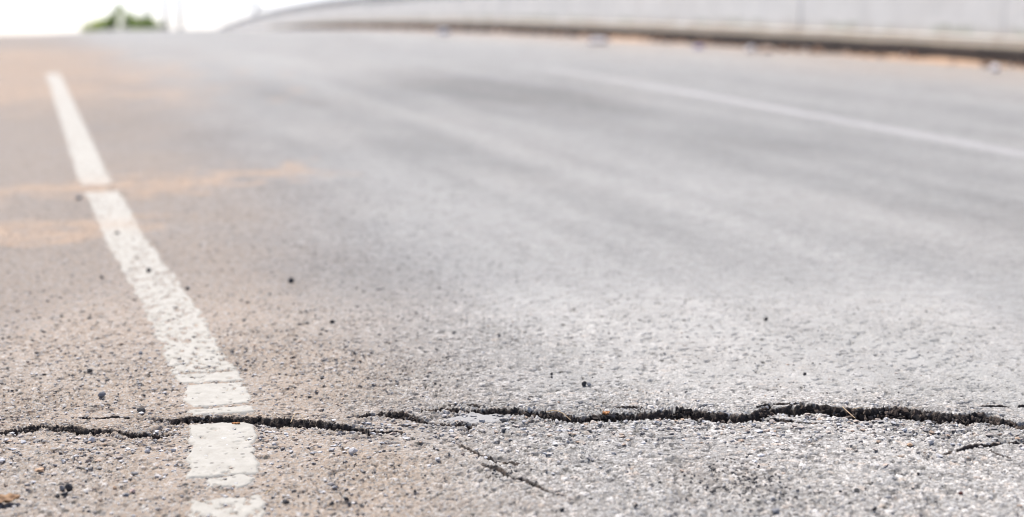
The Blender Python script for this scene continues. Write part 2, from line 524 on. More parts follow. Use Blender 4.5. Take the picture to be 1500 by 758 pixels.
XA = axis([(-0.82, 0.82, 0.0017)], 1.08, -48, 1.08, 14, 1)
YA = axis([(1.90, 2.33, 0.0023), (2.33, 2.56, 0.0014), (2.56, 3.05, 0.0024)], 1.08, -4, 1.045, 128, 0)
nr, nc = len(YA), len(XA)
X, Y = np.meshgrid(XA, YA)
Tt, Ll = to_tl(X, Y)
DX = np.gradient(XA)[None, :] * np.ones_like(X); DY = np.gradient(YA)[:, None] * np.ones_like(X)
Z = surf(X, Y)
# how far the modelled stones reach
near = (1 - sstep(0.0022, 0.0070, DX)) * (1 - sstep(0.0028, 0.0108, DY))
print('road grid', nr, nc)
sel = near > 0.001
xs, ys = X[sel], Y[sel]
warp = 0.003 * (fbm(xs * 90, ys * 90, 5, 2) - 0.5)
f1, f2, rid, ox, oy = worley((xs + warp) / 0.0058, (ys - warp) / 0.0058, 11)
g1, g2, rid2, ox2, oy2 = worley(xs / 0.0112 + 40, ys / 0.0112 + 7, 23)
big = hsh(np.floor(rid2 * 9999), np.floor(rid2 * 777), 3) > 0.72        # some cells hold one larger stone
e1 = np.clip((f2 - f1) / 0.42, 0, 1); e2 = np.clip((g2 - g1) / 0.36, 0, 1)
gapv = np.where(big, e2, e1)
rv = np.where(big, rid2, rid)
tiltx = hsh(np.floor(rv * 99991), np.floor(rv * 313), 31) - 0.5; tilty = hsh(np.floor(rv * 77777), np.floor(rv * 717), 37) - 0.5
ofx = np.where(big, ox2, ox); ofy = np.where(big, oy2, oy)
WORN = sstep(0.25, 1.0, Ll - np.interp(Tt, lt, ll) + 0.5 * (fbm(X * 3, Y * 3, 53, 3) - 0.5)) * sstep(0.03, 0.22, Y - np.interp(X, main_x, main_y))
coarse = (0.55 + 0.9 * sstep(0.35, 0.7, fbm(xs * 5, ys * 5, 51, 3))) * (1 - 0.5 * WORN[sel])
prof = np.sqrt(np.clip(gapv, 0, 1))
hh = (prof - 1) * (0.0027 + 0.0014 * big) + (rv - 0.75) * 0.0016 * prof + (tiltx * ofx + tilty * ofy) * 0.0024 * prof
hh = hh * coarse + 0.0011 * (vnoise(xs * 420, ys * 330, 8) - 0.5)
pitm = sstep(0.66, 0.74, fbm(xs * 95, ys * 95, 61, 2))
hh = hh - pitm * 0.0035
RELIEF = np.zeros_like(X); RELIEF[sel] = hh * near[sel]
GAP = np.zeros_like(X); GAP[sel] = gapv * (1 - 0.8 * pitm)
STONE = np.zeros_like(X) + 0.5
STONE[sel] = np.where(big, np.clip(rv * 0.8 + 0.2, 0, 1), rv)

# cement skim beside the crack
cem = np.zeros_like(X)
cxy = at(702, 613)
cx0, cx1 = at(655, 613)[0], at(752, 613)[0]
cem = (1 - sstep(0.75, 1.05, ((X - cxy[0]) / (0.5 * (cx1 - cx0))) ** 2 + ((Y - cxy[1]) / 0.030) ** 2 + 0.7 * (vnoise(X * 70, Y * 70, 4) - 0.5)))
cem *= near
RELIEF *= 1 - 0.88 * cem

# cracks cut into the relief
crackd = np.zeros_like(X)
rows = (YA > 1.8) & (YA < 2.75)
xr, yr = X[rows], Y[rows]
depth = np.zeros_like(xr)
rel_scale = np.ones_like(xr)
for ci, (cxs, cn, cf, wide) in enumerate(crack_tab):
    inside = (xr >= cxs[0]) & (xr <= cxs[-1])
    en = np.interp(xr, cxs, cn); ef = np.interp(xr, cxs, cf)
    k = 1.0 if wide else 0.8
    endf = np.minimum(1, np.minimum(xr - cxs[0], cxs[-1] - xr) / 0.02)
    rough_n = (vnoise(xr * 55, ci * 7.7, 81) - 0.5) * 0.010 + (vnoise(xr * 190, ci * 3.1, 82) - 0.5) * 0.007
    rough_f = (vnoise(xr * 48, ci * 5.3, 83) - 0.5) * 0.013 + (vnoise(xr * 170, ci * 2.9, 84) - 0.5) * 0.010
    if not wide:
        mid = (vnoise(xr * 60, ci * 9.1, 85) - 0.5) * 0.012 + (vnoise(xr * 200, ci * 9.1, 86) - 0.5) * 0.006
        rough_n = mid; rough_f = mid
        brk = vnoise(xr * 40, ci * 4.4, 87)
        ef = en + (ef - en) * sstep(0.12, 0.5, brk) * 0.9
    en = en + k * rough_n; ef = ef + k * rough_f
    if wide: ef = np.maximum(ef, en + 0.010)
    gapw = np.maximum(ef - en, 0)
    m = np.minimum(yr - en, ef - yr)
    dmax = np.clip(gapw * 1.6, 0.002, 0.045) if wide else np.clip(gapw * 0.9, 0.0, 0.010)
    # a crumbled ledge part of the way down the far side
    ledge = 0.0
    if wide:
        ledge = sstep(0.5, 0.62, vnoise(xr * 30, ci * 1.7, 88)) * sstep(0.35, 0.0, (ef - yr) / np.maximum(gapw, 1e-4)) * 0.65
    if wide:
        wallf = sstep(0.0, 0.0018, yr - en) * (0.14 * sstep(0.0, 0.0016, ef - yr) + 0.86 * sstep(0.001, np.minimum(0.022, 0.6 * gapw + 0.002), ef - yr))
    else:
        wallf = sstep(0.0, 0.0022, m)
    d = dmax * (1 - ledge) * wallf * inside * np.clip(endf, 0, 1)
    d = d * (0.35 + 1.2 * fbm(xr * 130, yr * 130, 89, 3, 0.7))
    depth = np.maximum(depth, d)
    if wide:   # broken, slightly loose stones along the lips
        lipd = np.maximum(en - yr, yr - ef)
        rel_scale = np.maximum(rel_scale, 1 + 1.3 * inside * (1 - sstep(0.0, 0.045, lipd)))
RELIEF[rows] *= rel_scale
Z = Z + RELIEF
zr_ = Z[rows]; zr_ -= depth; Z[rows] = zr_
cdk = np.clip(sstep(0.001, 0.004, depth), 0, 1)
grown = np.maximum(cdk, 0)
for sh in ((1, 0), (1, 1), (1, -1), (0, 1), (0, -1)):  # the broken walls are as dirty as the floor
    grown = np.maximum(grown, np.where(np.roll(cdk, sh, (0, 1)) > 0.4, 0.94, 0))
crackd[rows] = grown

# colour fields of the surface (dust, sand, wear, and far haze painted into tone), all in road coordinates
line_l = np.interp(Tt, lt, ll)
dl = Ll - line_l                                                     # metres to the right of the left line
big_n = fbm(Tt * 0.55, Ll * 1.3, 201, 4)
dust = 1.15 * (1 - sstep(0.0, 0.34 + 0.085 * np.clip(Tt, 0, 9), dl + 0.5 * (big_n - 0.5))) + 0.12 * sstep(0.45, 0.7, big_n)
dust = dust * (0.55 + 0.9 * (fbm(Tt * 2.2, Ll * 3.1, 205, 4) - 0.2))
dust = dust + 0.45 * (1 - sstep(-0.3, 0.1, dl)) * sstep(4, 14, Tt)
near_line = at(540, 690)
dust = dust + 0.35 * np.exp(-((X - near_line[0]) / 0.10) ** 2 - ((Y - near_line[1]) / 0.14) ** 2)
n2 = at(1050, 695)
dust = dust + 0.18 * np.exp(-((X - n2[0]) / 0.08) ** 2 - ((Y - n2[1]) / 0.08) ** 2)
dust = np.clip(dust, 0, 0.95)

def drift(pts, width, amp):
    """a tongue of sand washed over the road along a run of points"""
    P = np.array([to_tl(*at(*p)) for p in pts])
    best = np.full(X.shape, 9.0)
    for a, b in zip(P[:-1], P[1:]):
        ab = b - a
        u = np.clip(((Tt - a[0]) * ab[0] + (Ll - a[1]) * ab[1]) / (ab @ ab), 0, 1)
        best = np.minimum(best, np.hypot((Tt - a[0] - u * ab[0]), (Ll - a[1] - u * ab[1])))
    nz = fbm(Tt * 9, Ll * 9, 211, 4) - 0.5
    return amp * (1 - sstep(0.25, 1.0, best / width + 2.6 * nz))
sand = drift([(60,283),(105,279),(140,276),(200,271),(270,262),(335,258)], 0.36, 0.80)
sand = np.maximum(sand, drift([(-60,352),(0,346),(60,339),(110,334),(150,329)], 0.20, 0.75))
sand = np.maximum(sand, drift([(330,258),(400,257),(460,254)], 0.14, 0.26))
sand = np.maximum(sand, drift([(-40,85),(30,75),(45,100),(20,140)], 1.3, 0.75))
sand = np.maximum(sand, 0.9 * sstep(KERB_L - 1.3, KERB_L - 0.05, Ll + 0.9 * (fbm(Tt * 0.8, Ll * 1.2, 221, 4) - 0.5)) * (Ll < 9))
sand = np.maximum(sand, 0.42 * sstep(KERB_L - 2.8, KERB_L - 0.9, Ll + 1.2 * (fbm(Tt * 0.35, Ll * 1.0, 223, 3) - 0.5)) * (Ll < 9))

tone = 0.5 + 0.34 * (fbm(Tt * 0.30, Ll * 1.5, 231, 4) - 0.5) + 0.40 * (fbm(Tt * 1.1, Ll * 5.0, 235, 3) - 0.5)
def blob(px, py, rt_, rl_, amp):
    t0, l0 = to_tl(*at(px, py))
    return amp * np.exp(-((Tt - t0) / rt_) ** 2 - ((Ll - l0) / rl_) ** 2)
tone = tone + blob(730, 140, 2.0, 0.45, -0.34) + blob(650, 120, 1.6, 0.6, -0.20) + blob(900, 235, 0.5, 0.22, -0.16) + blob(1100, 200, 1.5, 1.0, -0.10) + blob(1000, 165, 2.5, 0.8, -0.06)
tone = tone + blob(350, 130, 3.0, 0.25, -0.10) + blob(400, 90, 4.0, 1.2, 0.25) + blob(1000, 480, 0.7, 0.5, 0.14) + blob(850, 270, 1.0, 0.8, 0.12)
tone = tone - 0.05 + 0.27 * sstep(9, 24, Tt) + 0.14 * sstep(4.2, 5.2, Ll)  # lightening with distance paints haze and low-angle sun glare into the road colour
wob = 0.12 * (fbm(Tt * 0.7, 2.2 + 0 * Tt, 243, 3) - 0.5)
tone = tone + (0.15 * np.exp(-((Ll - 1.9 + wob) / 0.26) ** 2) + 0.14 * np.exp(-((Ll - 1.05 + wob) / 0.17) ** 2)) * (1 - sstep(5, 11, Tt)) * (0.4 + 1.1 * fbm(Tt * 1.2, Ll * 4, 247, 3))
tone = tone + 0.42 * (fbm(Tt * 0.22, Ll * 9.0, 251, 3) - 0.5) * sstep(0.2, 0.8, dl) + 0.25 * (fbm(Tt * 2.5, Ll * 6.0, 257, 3) - 0.5)
tone = np.clip(tone, 0.02, 0.98)
pits0 = np.clip(1.1 * (1 - sstep(0.1, 1.6, dl)) + 0.18 + 0.5 * (fbm(Tt * 1.5, Ll * 2, 241, 3) - 0.5), 0.05, 1)

pits = np.clip(pits0 * 1.15, 0.3, 1)
co = np.stack([X, Y, Z], -1).reshape(-1, 3)
keep = (Ll > -2.6) & (Ll < 9.6)
q = grid_quads(nr, nc)
q = q[keep.ravel()[q].all(1)]
used = np.zeros(len(co), bool); used[q.ravel()] = True
remap = np.cumsum(used) - 1
def cut(a): return a.reshape(-1)[used]
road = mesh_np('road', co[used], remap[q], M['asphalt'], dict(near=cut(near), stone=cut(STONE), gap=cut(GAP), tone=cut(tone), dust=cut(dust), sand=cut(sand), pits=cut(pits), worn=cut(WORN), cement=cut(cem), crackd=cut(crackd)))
tag(road, 'cracked grey asphalt road rising to a crest', kind='structure')

# ------------------------------------------------------------------ painted lines (thick worn paint lying on the road)
def crack_open(x, y):
    d = np.zeros_like(x)
    for cxs, cn, cf, wide in crack_tab:
        if not wide: continue
        ok = (x >= cxs[0]) & (x <= cxs[-1])
        d = np.maximum(d, ok * (np.minimum(y - np.interp(x, cxs, cn), np.interp(x, cxs, cf) - y) + 0.006))
    return d

def sand_at(t, l):
    return 0 * t

def paint_piece(t0, t1, path, width, mat, wear, thick=0.0009, ragged=0.011, seed=0, steps=None, wl=0.0, wr=0.0, ends=0.010):
    ta = [t0 - 0.012]; st = 0.0028
    while ta[-1] < t1 + 0.012:
        st = 0.0028 * max(1.0, (ta[-1] / 2.9)) ** 1.9
        ta.append(ta[-1] + min(st, 0.05))
    ta = np.array(ta)
    dq = 0.0022 if t0 < 3.4 else 0.003
    qa = np.arange(-width / 2 - 0.012, width / 2 + 0.0121, dq)
    Q, T_ = np.meshgrid(qa, ta)
    L_ = np.interp(T_, path[0], path[1]) + Q
    x, y = to_xy(T_, L_)
    # inside measure in metres: sides, ends, worn pits
    side = np.minimum(Q + width / 2 - wl, width / 2 - wr - Q) + ragged * (fbm(T_ * 45, L_ * 45, 300 + seed, 3) - 0.5) * 2
    end = np.minimum(T_ - t0, t1 - T_) + ends * (fbm(Q * 50 + seed, T_ * 6, 310 + seed, 3) - 0.5) * 2
    m = np.minimum(side, end)
    w_ = wear(T_, Q)
    n_ = fbm(T_ * 62, Q * 105, 320 + seed, 3, 0.6)
    m = np.minimum(m, (n_ - (0.16 + 0.42 * w_)) * 0.03)
    m = np.minimum(m, 0.004 - crack_open(x, y))
    z = surf(x, y) + np.clip(m * 0.9, -0.006, thick) + 0.0007 * (fbm(T_ * 120, Q * 120, 330, 2) - 0.5) * (m > 0)
    kq = grid_quads(len(ta), len(qa))
    ok = (m.ravel()[kq] > -0.0045).any(1)
    kq = kq[ok]
    us = np.zeros(m.size, bool); us[kq.ravel()] = True
    rm = np.cumsum(us) - 1
    c3 = np.stack([x, y, z], -1).reshape(-1, 3)[us]
    sa = np.zeros(us.sum())
    tt_, lq = T_.ravel()[us], L_.ravel()[us]
    for (px, py, r) in ((150, 270, 0.30), (140, 330, 0.16)):
        a, b = to_tl(*at(px, py))
        sa = np.maximum(sa, np.exp(-((tt_ - a) / r) ** 2 * 2.2) * (np.abs(lq - b) < 1))
    return mesh_np('edge_line', c3, rm[kq], mat, dict(sand=sa), road)

def t_at(px, py): return to_tl(*at(px, py))[0]
LP = (lt, ll)
flatw = lambda v: (lambda t, q_: 0 * t + v)
paint_piece(0.6, t_at(332, 729), LP, 0.088, M['paint'], lambda t, q_: 0.55 + 0 * t, seed=1, thick=0.0008, ends=0.014)
paint_piece(t_at(330, 711), t_at(330, 699), LP, 0.088, M['paint'], flatw(0.30), seed=2, wl=0.024, wr=0.008, ragged=0.008, ends=0.016)
paint_piece(t_at(327, 696), t_at(325, 619), LP, 0.090, M['paint'], flatw(0.24), seed=3, ends=0.006, thick=0.0016)
paint_piece(t_at(323, 608), t_at(323, 598.5), LP, 0.090, M['paint'], flatw(0.26), seed=4, ends=0.006)
paint_piece(t_at(322, 594), t_at(319, 562), LP, 0.092, M['paint'], flatw(0.24), seed=5, ends=0.005)
paint_piece(t_at(317, 559), t_at(303, 547), LP, 0.095, M['paint'], flatw(0.36), seed=6, ends=0.012)
paint_piece(t_at(302, 545.5), t_at(152, 281), LP, 0.098, M['paint'], lambda t, q_: 0.62 - 0.22 * sstep(3.1, 4.8, t), seed=7, ends=0.012)
paint_piece(t_at(142, 271), t_at(76, 108), LP, 0.100, M['paint'], flatw(0.40), seed=8, ends=0.05)
RP = (np.array([-6.0, *rt, 16.0]), np.array([rl[0], *rl, rl[-1] + 0.1]))
paint_piece(1.5, 12.2, RP, 0.125, M['old_paint'], lambda t, q_: 0.54 + 0.2 * sstep(8.5, 12, t), seed=9)['label'] = 'faded dusty white lane line on the right'

# ------------------------------------------------------------------ ground around and beyond
gx = np.concatenate([-np.geomspace(1500, 3, 46), np.linspace(-2.5, 12, 30), np.geomspace(13, 1500, 40)])
gy = np.concatenate([-np.geomspace(900, 6, 20), np.linspace(-5, 130, 90), np.geomspace(134, 2500, 40)])
GT, GL = np.meshgrid(gy, gx, indexing='ij')
gx_, gy_ = to_xy(GT, GL)
base = road_z(gx_, gy_) - 0.14
out = np.maximum(np.maximum(-2.2 - GL, GL - 9.2), 0)
gz = np.maximum(base - 0.45 * out, -4.0) + np.minimum(out, 1) * 0.25 * (fbm(gx_ * 0.4, gy_ * 0.4, 401, 4) - 0.5)
gz = np.where(out > 0, np.minimum(gz, np.maximum(base - 0.02, -4.2)), base)
gz = np.where(GT > 125, np.maximum(np.minimum(gz, base), -4.0), gz)
ground = mesh_np('ground', np.stack([gx_, gy_, gz], -1).reshape(-1, 3), grid_quads(len(gy), len(gx)), M['ground'])
tag(ground, 'dry earth falling away beside the road', kind='structure')

# ------------------------------------------------------------------ kerb, footway, parapet wall
def loft(name, prof, ta, l0, mat, parent=None, jitter=0.0, closed=True, attrs=None, seed=0):
    """profile of (l, h) points swept along the road"""
    prof = np.array(prof, float); ta = np.array(ta, float)
    npf = len(prof)
    TT = np.repeat(ta[:, None], npf, 1)
    LL = l0 + prof[None, :, 0] + jitter * (vnoise(TT * 1.7, prof[None, :, 0] * 9, 500 + seed) - 0.5)
    HH = prof[None, :, 1] + jitter * (vnoise(TT * 1.3, prof[None, :, 1] * 9 + 5, 510 + seed) - 0.5) * (prof[None, :, 1] > 0.02)
    x, y = to_xy(TT, LL)
    xb, yb = to_xy(TT, np.full_like(LL, l0))
    z = road_z(xb, yb) + HH
    i = np.arange(len(ta) * npf).reshape(len(ta), npf)
    nx = np.roll(i, -1, 1)
    m_ = npf if closed else npf - 1
    qd = np.stack([i[:-1, :m_], i[1:, :m_], nx[1:, :m_], nx[:-1, :m_]], -1).reshape(-1, 4)
    o = mesh_np(name, np.stack([x, y, z], -1).reshape(-1, 3), qd, mat, dict(height=np.broadcast_to(HH - 0.13, HH.shape)), parent, smooth=False)
    if closed:   # end caps
        import bmesh
        bm = bmesh.new(); bm.from_mesh(o.data); bm.verts.ensure_lookup_table()
        for k in (0, len(ta) - 1):
            bm.faces.new([bm.verts[int(v)] for v in i[k]])
        bmesh.ops.recalc_face_normals(bm, faces=bm.faces)
        bm.to_mesh(o.data); bm.free()
    return o

kt = np.arange(-3, 96, 0.33)
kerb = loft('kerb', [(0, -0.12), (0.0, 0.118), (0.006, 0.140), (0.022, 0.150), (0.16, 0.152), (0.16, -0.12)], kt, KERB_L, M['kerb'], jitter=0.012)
tag(kerb, 'long low kerb with grimy dark face and dusty top below the white wall', 'kerb')
foot = loft('footway', [(0.162, -0.12), (0.162, 0.146), (0.66, 0.150), (0.66, -0.12)], kt, KERB_L, M['footway'])
tag(foot, 'narrow dusty footway between kerb and parapet', kind='structure')

WALL_L = KERB_L + 0.40
px_, py_ = to_xy(12.0, WALL_L)
wall = empty('parapet_wall', (float(px_), float(py_), float(road_z(px_, py_))))
wall_inv = wall.matrix_basis.inverted()
def under_wall(o):
    o.data.transform(wall_inv)
    o.parent = wall
    return o
tag(wall, 'long pale concrete bridge parapet with post and rail top, stained at its foot', 'wall')
PAN = 4.0
t0 = -3.0
k = 0
random.seed(3)
while t0 < 94:
    off = random.uniform(-0.006, 0.006)
    prof = [(0 + off, 0.10), (0 + off, 0.20), (0.035 + off, 0.215), (0.045 + off, 0.60), (0.06 + off, 0.615), (0.25, 0.615), (0.25, 0.10)]
    under_wall(loft('wall_panel', prof, np.linspace(t0 + 0.004, t0 + PAN - 0.004, 9), WALL_L, M['wall'], seed=k))
    for j in range(4):
        pt = t0 + 0.5 + j
        if pt > 8:
            under_wall(loft('rail_post', [(0.055, 0.60), (0.055, 0.735), (0.225, 0.735), (0.225, 0.60)], [pt - 0.17, pt + 0.17], WALL_L, M['wall']))
    under_wall(loft('top_rail', [(0.035, 0.733), (0.03, 0.80), (0.06, 0.845), (0.22, 0.845), (0.25, 0.80), (0.245, 0.733)], np.linspace(t0 + 0.004, t0 + PAN - 0.004, 5), WALL_L, M['rail'], seed=k))
    t0 += PAN; k += 1

# soil washed up against the kerb
sa_t = np.arange(1, 60, 0.07); sa_l = np.linspace(-0.75, -0.004, 16)
SL, ST = np.meshgrid(sa_l, sa_t)
pile = fbm(ST * 0.55, 3.3 + 0 * ST, 601, 4); clod = fbm(ST * 3.2, SL * 6, 603, 4)
hgt = 0.035 * sstep(0.52, 0.80, pile) * sstep(-0.42, -0.02, SL + 0.25 * (clod - 0.5)) * (0.45 + 1.0 * clod) + 0.008 * sstep(-0.30, -0.02, SL) * clod * 1.3 - 0.004
x_, y_ = to_xy(ST, KERB_L + SL)
soil = mesh_np('soil', np.stack([x_, y_, road_z(x_, y_) + hgt], -1).reshape(-1, 3), grid_quads(len(sa_t), len(sa_l)), M['soil'])
tag(soil, 'orange soil washed up along the foot of the kerb', 'soil', kind='stuff')

# ------------------------------------------------------------------ stones, leaves, straws
import bmesh
def stone_mesh(name, seed, sub=2, facet=0.0, mat=None):
    bm = bmesh.new()
    bmesh.ops.create_icosphere(bm, subdivisions=sub, radius=1.0)
    rng = np.random.default_rng(seed)
    planes = rng.normal(size=(14, 3)); planes /= np.linalg.norm(planes, axis=1)[:, None]
    dist = rng.uniform(0.50, 0.85, 14)
    for v in bm.verts:
        p = np.array(v.co)
        for pl, d in zip(planes, dist):
            s = p @ pl
            if s > d: p = p - pl * (s - d) * 0.92
        p += 0.035 * rng.normal(size=3)
        v.co = p
    me = bpy.data.meshes.new(name)
    bm.to_mesh(me); bm.free()
    me.polygons.foreach_set('use_smooth', np.full(len(me.polygons), False))
    return me

def lump_at(name, px, py, wpx, hpx, mat, label, seed, cat='pebble', group=None, dz=0.0, rz=None):
    """a loose stone standing on the road; px, py is the middle of its foot"""
    x, y = at(px, py)
    d = math.hypot(y, 0.5) / FPX
    rx = 0.5 * wpx * d; rh = 0.5 * hpx * d
    o = bpy.data.objects.new(name, stone_mesh(name, seed, 2, seed % 2))
    o.data.materials.append(M[mat])
    r = random.Random(seed)
    o.rotation_euler = (0, 0, r.uniform(-0.4, 0.4) if rz is None else rz)
    o.scale = (rx * 1.08, rx * r.uniform(0.8, 1.05), rh * 1.1)
    o.location = (x, y, float(surf(x, y)) + rh * 0.55 + dz)
    link(o)
    return tag(o, label, cat, group)

PB = [
    # px, py (foot), width, height, material, label
    (101, 718, 13, 13, 'black_stone', 'largest black pebble of the little pile at lower left'),
    (91, 717, 11, 9, 'grey_stone', 'dark grey pebble leaning on the largest black one at lower left'),
    (84, 729, 10, 7, 'black_stone', 'leftmost purplish black pebble of the pile at lower left'),
    (95, 726, 12, 7, 'black_stone', 'flat black pebble in front of the little pile at lower left'),
    (208, 603, 14, 8, 'black_stone', 'oval black pebble just above the crack left of the white line'),
    (149, 583, 12, 12, 'grey_stone', 'round blue grey pebble above the crack on the left shoulder'),
    (419, 737, 12, 9, 'black_stone', 'single black pebble right of the lowest paint patch'),
    (856, 567, 8, 9, 'black_stone', 'pointed black chip of the pair above the middle of the crack'),
    (863, 567, 8, 7, 'grey_stone', 'grey chip of the pair above the middle of the crack'),
    (426, 414, 10, 11, 'black_stone', 'blurred dark pebble right of the line, the farthest big one'),
    (487, 474, 9, 6, 'black_stone', 'small black pebble right of the line, between the far pebble and the crack'),
    (274, 425, 8, 6, 'black_stone', 'black pebble touching the right edge of the white line'),
    (218, 399, 8, 8, 'black_stone', 'dark pebble lying on the white line halfway up'),
    (172, 342, 9, 5, 'black_stone', 'dark chip on the white line below the sand drift'),
    (149, 408, 9, 5, 'black_stone', 'dark pebble on the shoulder left of the blurred line'),
    (115, 293, 10, 7, 'grey_stone', 'blurred dark stone left of the line between two sand drifts'),
    (1122, 469, 7, 7, 'black_stone', 'lone dark pebble on the right half of the road'),
    (1179, 550, 6, 5, 'black_stone', 'tiny black pebble above the right part of the crack'),
    (808, 550, 6, 4.5, 'black_stone', 'upper of two tiny black pebbles left of the chip pair'),
    (808, 555, 5, 4, 'black_stone', 'lower of two tiny black pebbles left of the chip pair'),
    (453, 583, 7, 4, 'black_stone', 'small flat black chip right of the line above the crack'),
    (471, 555, 6, 4, 'black_stone', 'tiny black chip right of the line, above the flat one'),
    (131, 546, 10, 6, 'black_stone', 'flat dark pebble on the shoulder above the blue grey pebble'),
    (206, 519, 8, 6, 'grey_stone', 'small grey pebble on the shoulder beside the worn line'),
    (134, 646, 11, 9, 'pale_stone', 'whitish pebble just below the crack on the left shoulder'),
    (216, 662, 11, 7, 'pale_stone', 'pale flat stone left of the big paint patch'),
    (254, 660, 9, 6, 'pale_stone', 'small pale stone touching the left side of the big paint patch'),
    (194, 721, 11, 7, 'pink_stone', 'pinkish pebble left of the lowest paint patch'),
    (168, 717, 8, 6, 'tan_stone', 'small orange pebble left of the pinkish one'),
    (59, 691, 16, 8, 'tan_stone', 'flat orange tan stone chip above the pile at lower left'),
    (184, 727, 11, 7, 'grey_stone', 'light grey splinter below the pinkish pebble'),
    (518, 664, 14, 13, 'pale_stone', 'pale round stone embedded below the crack right of the line'),
    (486, 739, 9, 7, 'black_stone', 'small black pebble at the bottom right of the single black one'),
    (507, 732, 10, 6, 'black_stone', 'flat black pebble at the bottom edge, left of the middle'),
    (608, 721, 6, 6, 'black_stone', 'tiny black pebble below the crack, left of the fine diagonal cracks'),
    (823, 748, 9, 6, 'black_stone', 'black chip at the bottom edge below the diagonal cracks'),
    (932, 743, 8, 6, 'black_stone', 'dark brown chip at the bottom edge, right of the diagonal cracks'),
    (1136, 752, 14, 9, 'grey_stone', 'largest grey pebble at the bottom edge on the right'),
    (1281, 749, 8, 6, 'black_stone', 'black chip at the bottom edge, right of the grey pebble'),
    (1407, 726, 8, 6, 'red_stone', 'small dark red stone near the lower right corner'),
    (1231, 723, 6, 5, 'black_stone', 'tiny black pebble at lower right above the black chip'),
    (1345, 697, 6, 5, 'black_stone', 'tiny black pebble below the widest part of the crack'),
    (1333, 654, 9, 7, 'tan_stone', 'tan pebble below the crack on the right'),
    (1363, 650, 11, 7, 'pale_stone', 'whitish flat pebble below the crack on the right'),
]
for i, (px, py, wp, hp, mt, lab) in enumerate(PB):
    lump_at('pebble', px, py, wp, hp, mt, lab, 100 + i, group='loose pebbles on the asphalt')

# dead leaf at the left edge
def leaf_obj(px, py, length, width, rz, curl, mat, label, cat, name):
    n_, m_ = 14, 7
    U, V = np.meshgrid(np.linspace(-1, 1, n_), np.linspace(-1, 1, m_), indexing='ij')
    wprof = np.sqrt(np.clip(1 - U ** 2, 0.002, 1)) * (1 - 0.25 * U)
    Xl = U * length / 2; Yl = V * wprof * width / 2 * (1 + 0.15 * np.sin(U * 9))
    Zl = curl * (0.6 * V ** 2 * wprof + 0.5 * (U ** 2)) + 0.0012 * np.sin(U * 8 + V * 5) + 0.001
    x, y = at(px, py)
    o = mesh_np(name, np.stack([Xl, Yl, Zl], -1).reshape(-1, 3), grid_quads(n_, m_), M[mat])
    sm = o.modifiers.new('thickness', 'SOLIDIFY'); sm.thickness = 0.0007
    o.location = (x, y, float(surf(x, y)) + 0.001)
    o.rotation_euler = (0.15, -0.1, rz)
    return tag(o, label, cat)
leaf_obj(10, 737, 0.034, 0.022, 0.3, 0.008, 'dead_leaf', 'curled brown dead leaf at the lower left edge', 'leaf', 'dead_leaf')
leaf_obj(888, 613, 0.012, 0.008, 0.5, 0.003, 'rust_scrap', 'orange leaf scrap caught in the middle of the crack', 'leaf', 'leaf_scrap')
leaf_obj(346, 621.5, 0.012, 0.004, -0.2, 0.001, 'rust_scrap', 'orange scrap at the crack edge on the big paint patch', 'leaf', 'leaf_scrap')

def straw_obj(pts, r, label):
    """a bent dry stalk through points (x, y, height above the surface)"""
    P = np.array(pts, float)
    u = np.linspace(0, len(P) - 1, 14)
    c = np.stack([np.interp(u, np.arange(len(P)), P[:, i]) for i in range(3)], 1)
    c[1:-1] = (c[:-2] + c[1:-1] * 2 + c[2:]) / 4
    tan = np.gradient(c, axis=0); tan /= np.linalg.norm(tan, axis=1)[:, None]
    side = np.cross(tan, [0.2, 0.1, 1.0]); side /= np.linalg.norm(side, axis=1)[:, None]
    up2 = np.cross(side, tan)
    ring = [c + r * (math.cos(a) * side + math.sin(a) * up2) * np.linspace(1, 0.5, 14)[:, None] for a in np.linspace(0, 2 * math.pi, 7)[:-1]]
    V = np.stack(ring, 1).reshape(-1, 3)
    i = np.arange(14 * 6).reshape(14, 6); nx = np.roll(i, -1, 1)
    qd = np.stack([i[:-1], nx[:-1], nx[1:], i[1:]], -1).reshape(-1, 4)
    org = c[0].copy()
    o = mesh_np('dry_straw', V - org, qd, M['straw'])
    o.location = org
    return tag(o, label, 'straw', 'dry straws about the crack')
def g3(px, py, h=0.0):
    x, y = at(px, py); return (x, y, float(surf(x, y)) + h)
straw_obj([g3(800, 607, -0.002), g3(812, 609, 0.003), g3(824, 612, 0.002), g3(836, 616, -0.004)], 0.0009, 'curved tan straw lying in the crack where it dips')
straw_obj([g3(1234, 603, 0.003), g3(1243, 608, 0.002), g3(1253, 614, 0.001)], 0.0009, 'straight tan straw across the widest part of the crack')
straw_obj([g3(1250, 607, 0.003), g3(1262, 604, 0.004), g3(1272, 603, 0.002)], 0.0007, 'thin pale straw beside the straight one in the crack')
straw_obj([g3(426, 621, 0.001), g3(432, 614, 0.006), g3(440, 613, 0.005), g3(446, 619, 0.0)], 0.0007, 'arched straw in the crack right of the white line')
straw_obj([g3(388, 725, 0.002), g3(394, 721, 0.003), g3(401, 716, 0.002)], 0.0009, 'short pale straw right of the lowest paint patches')

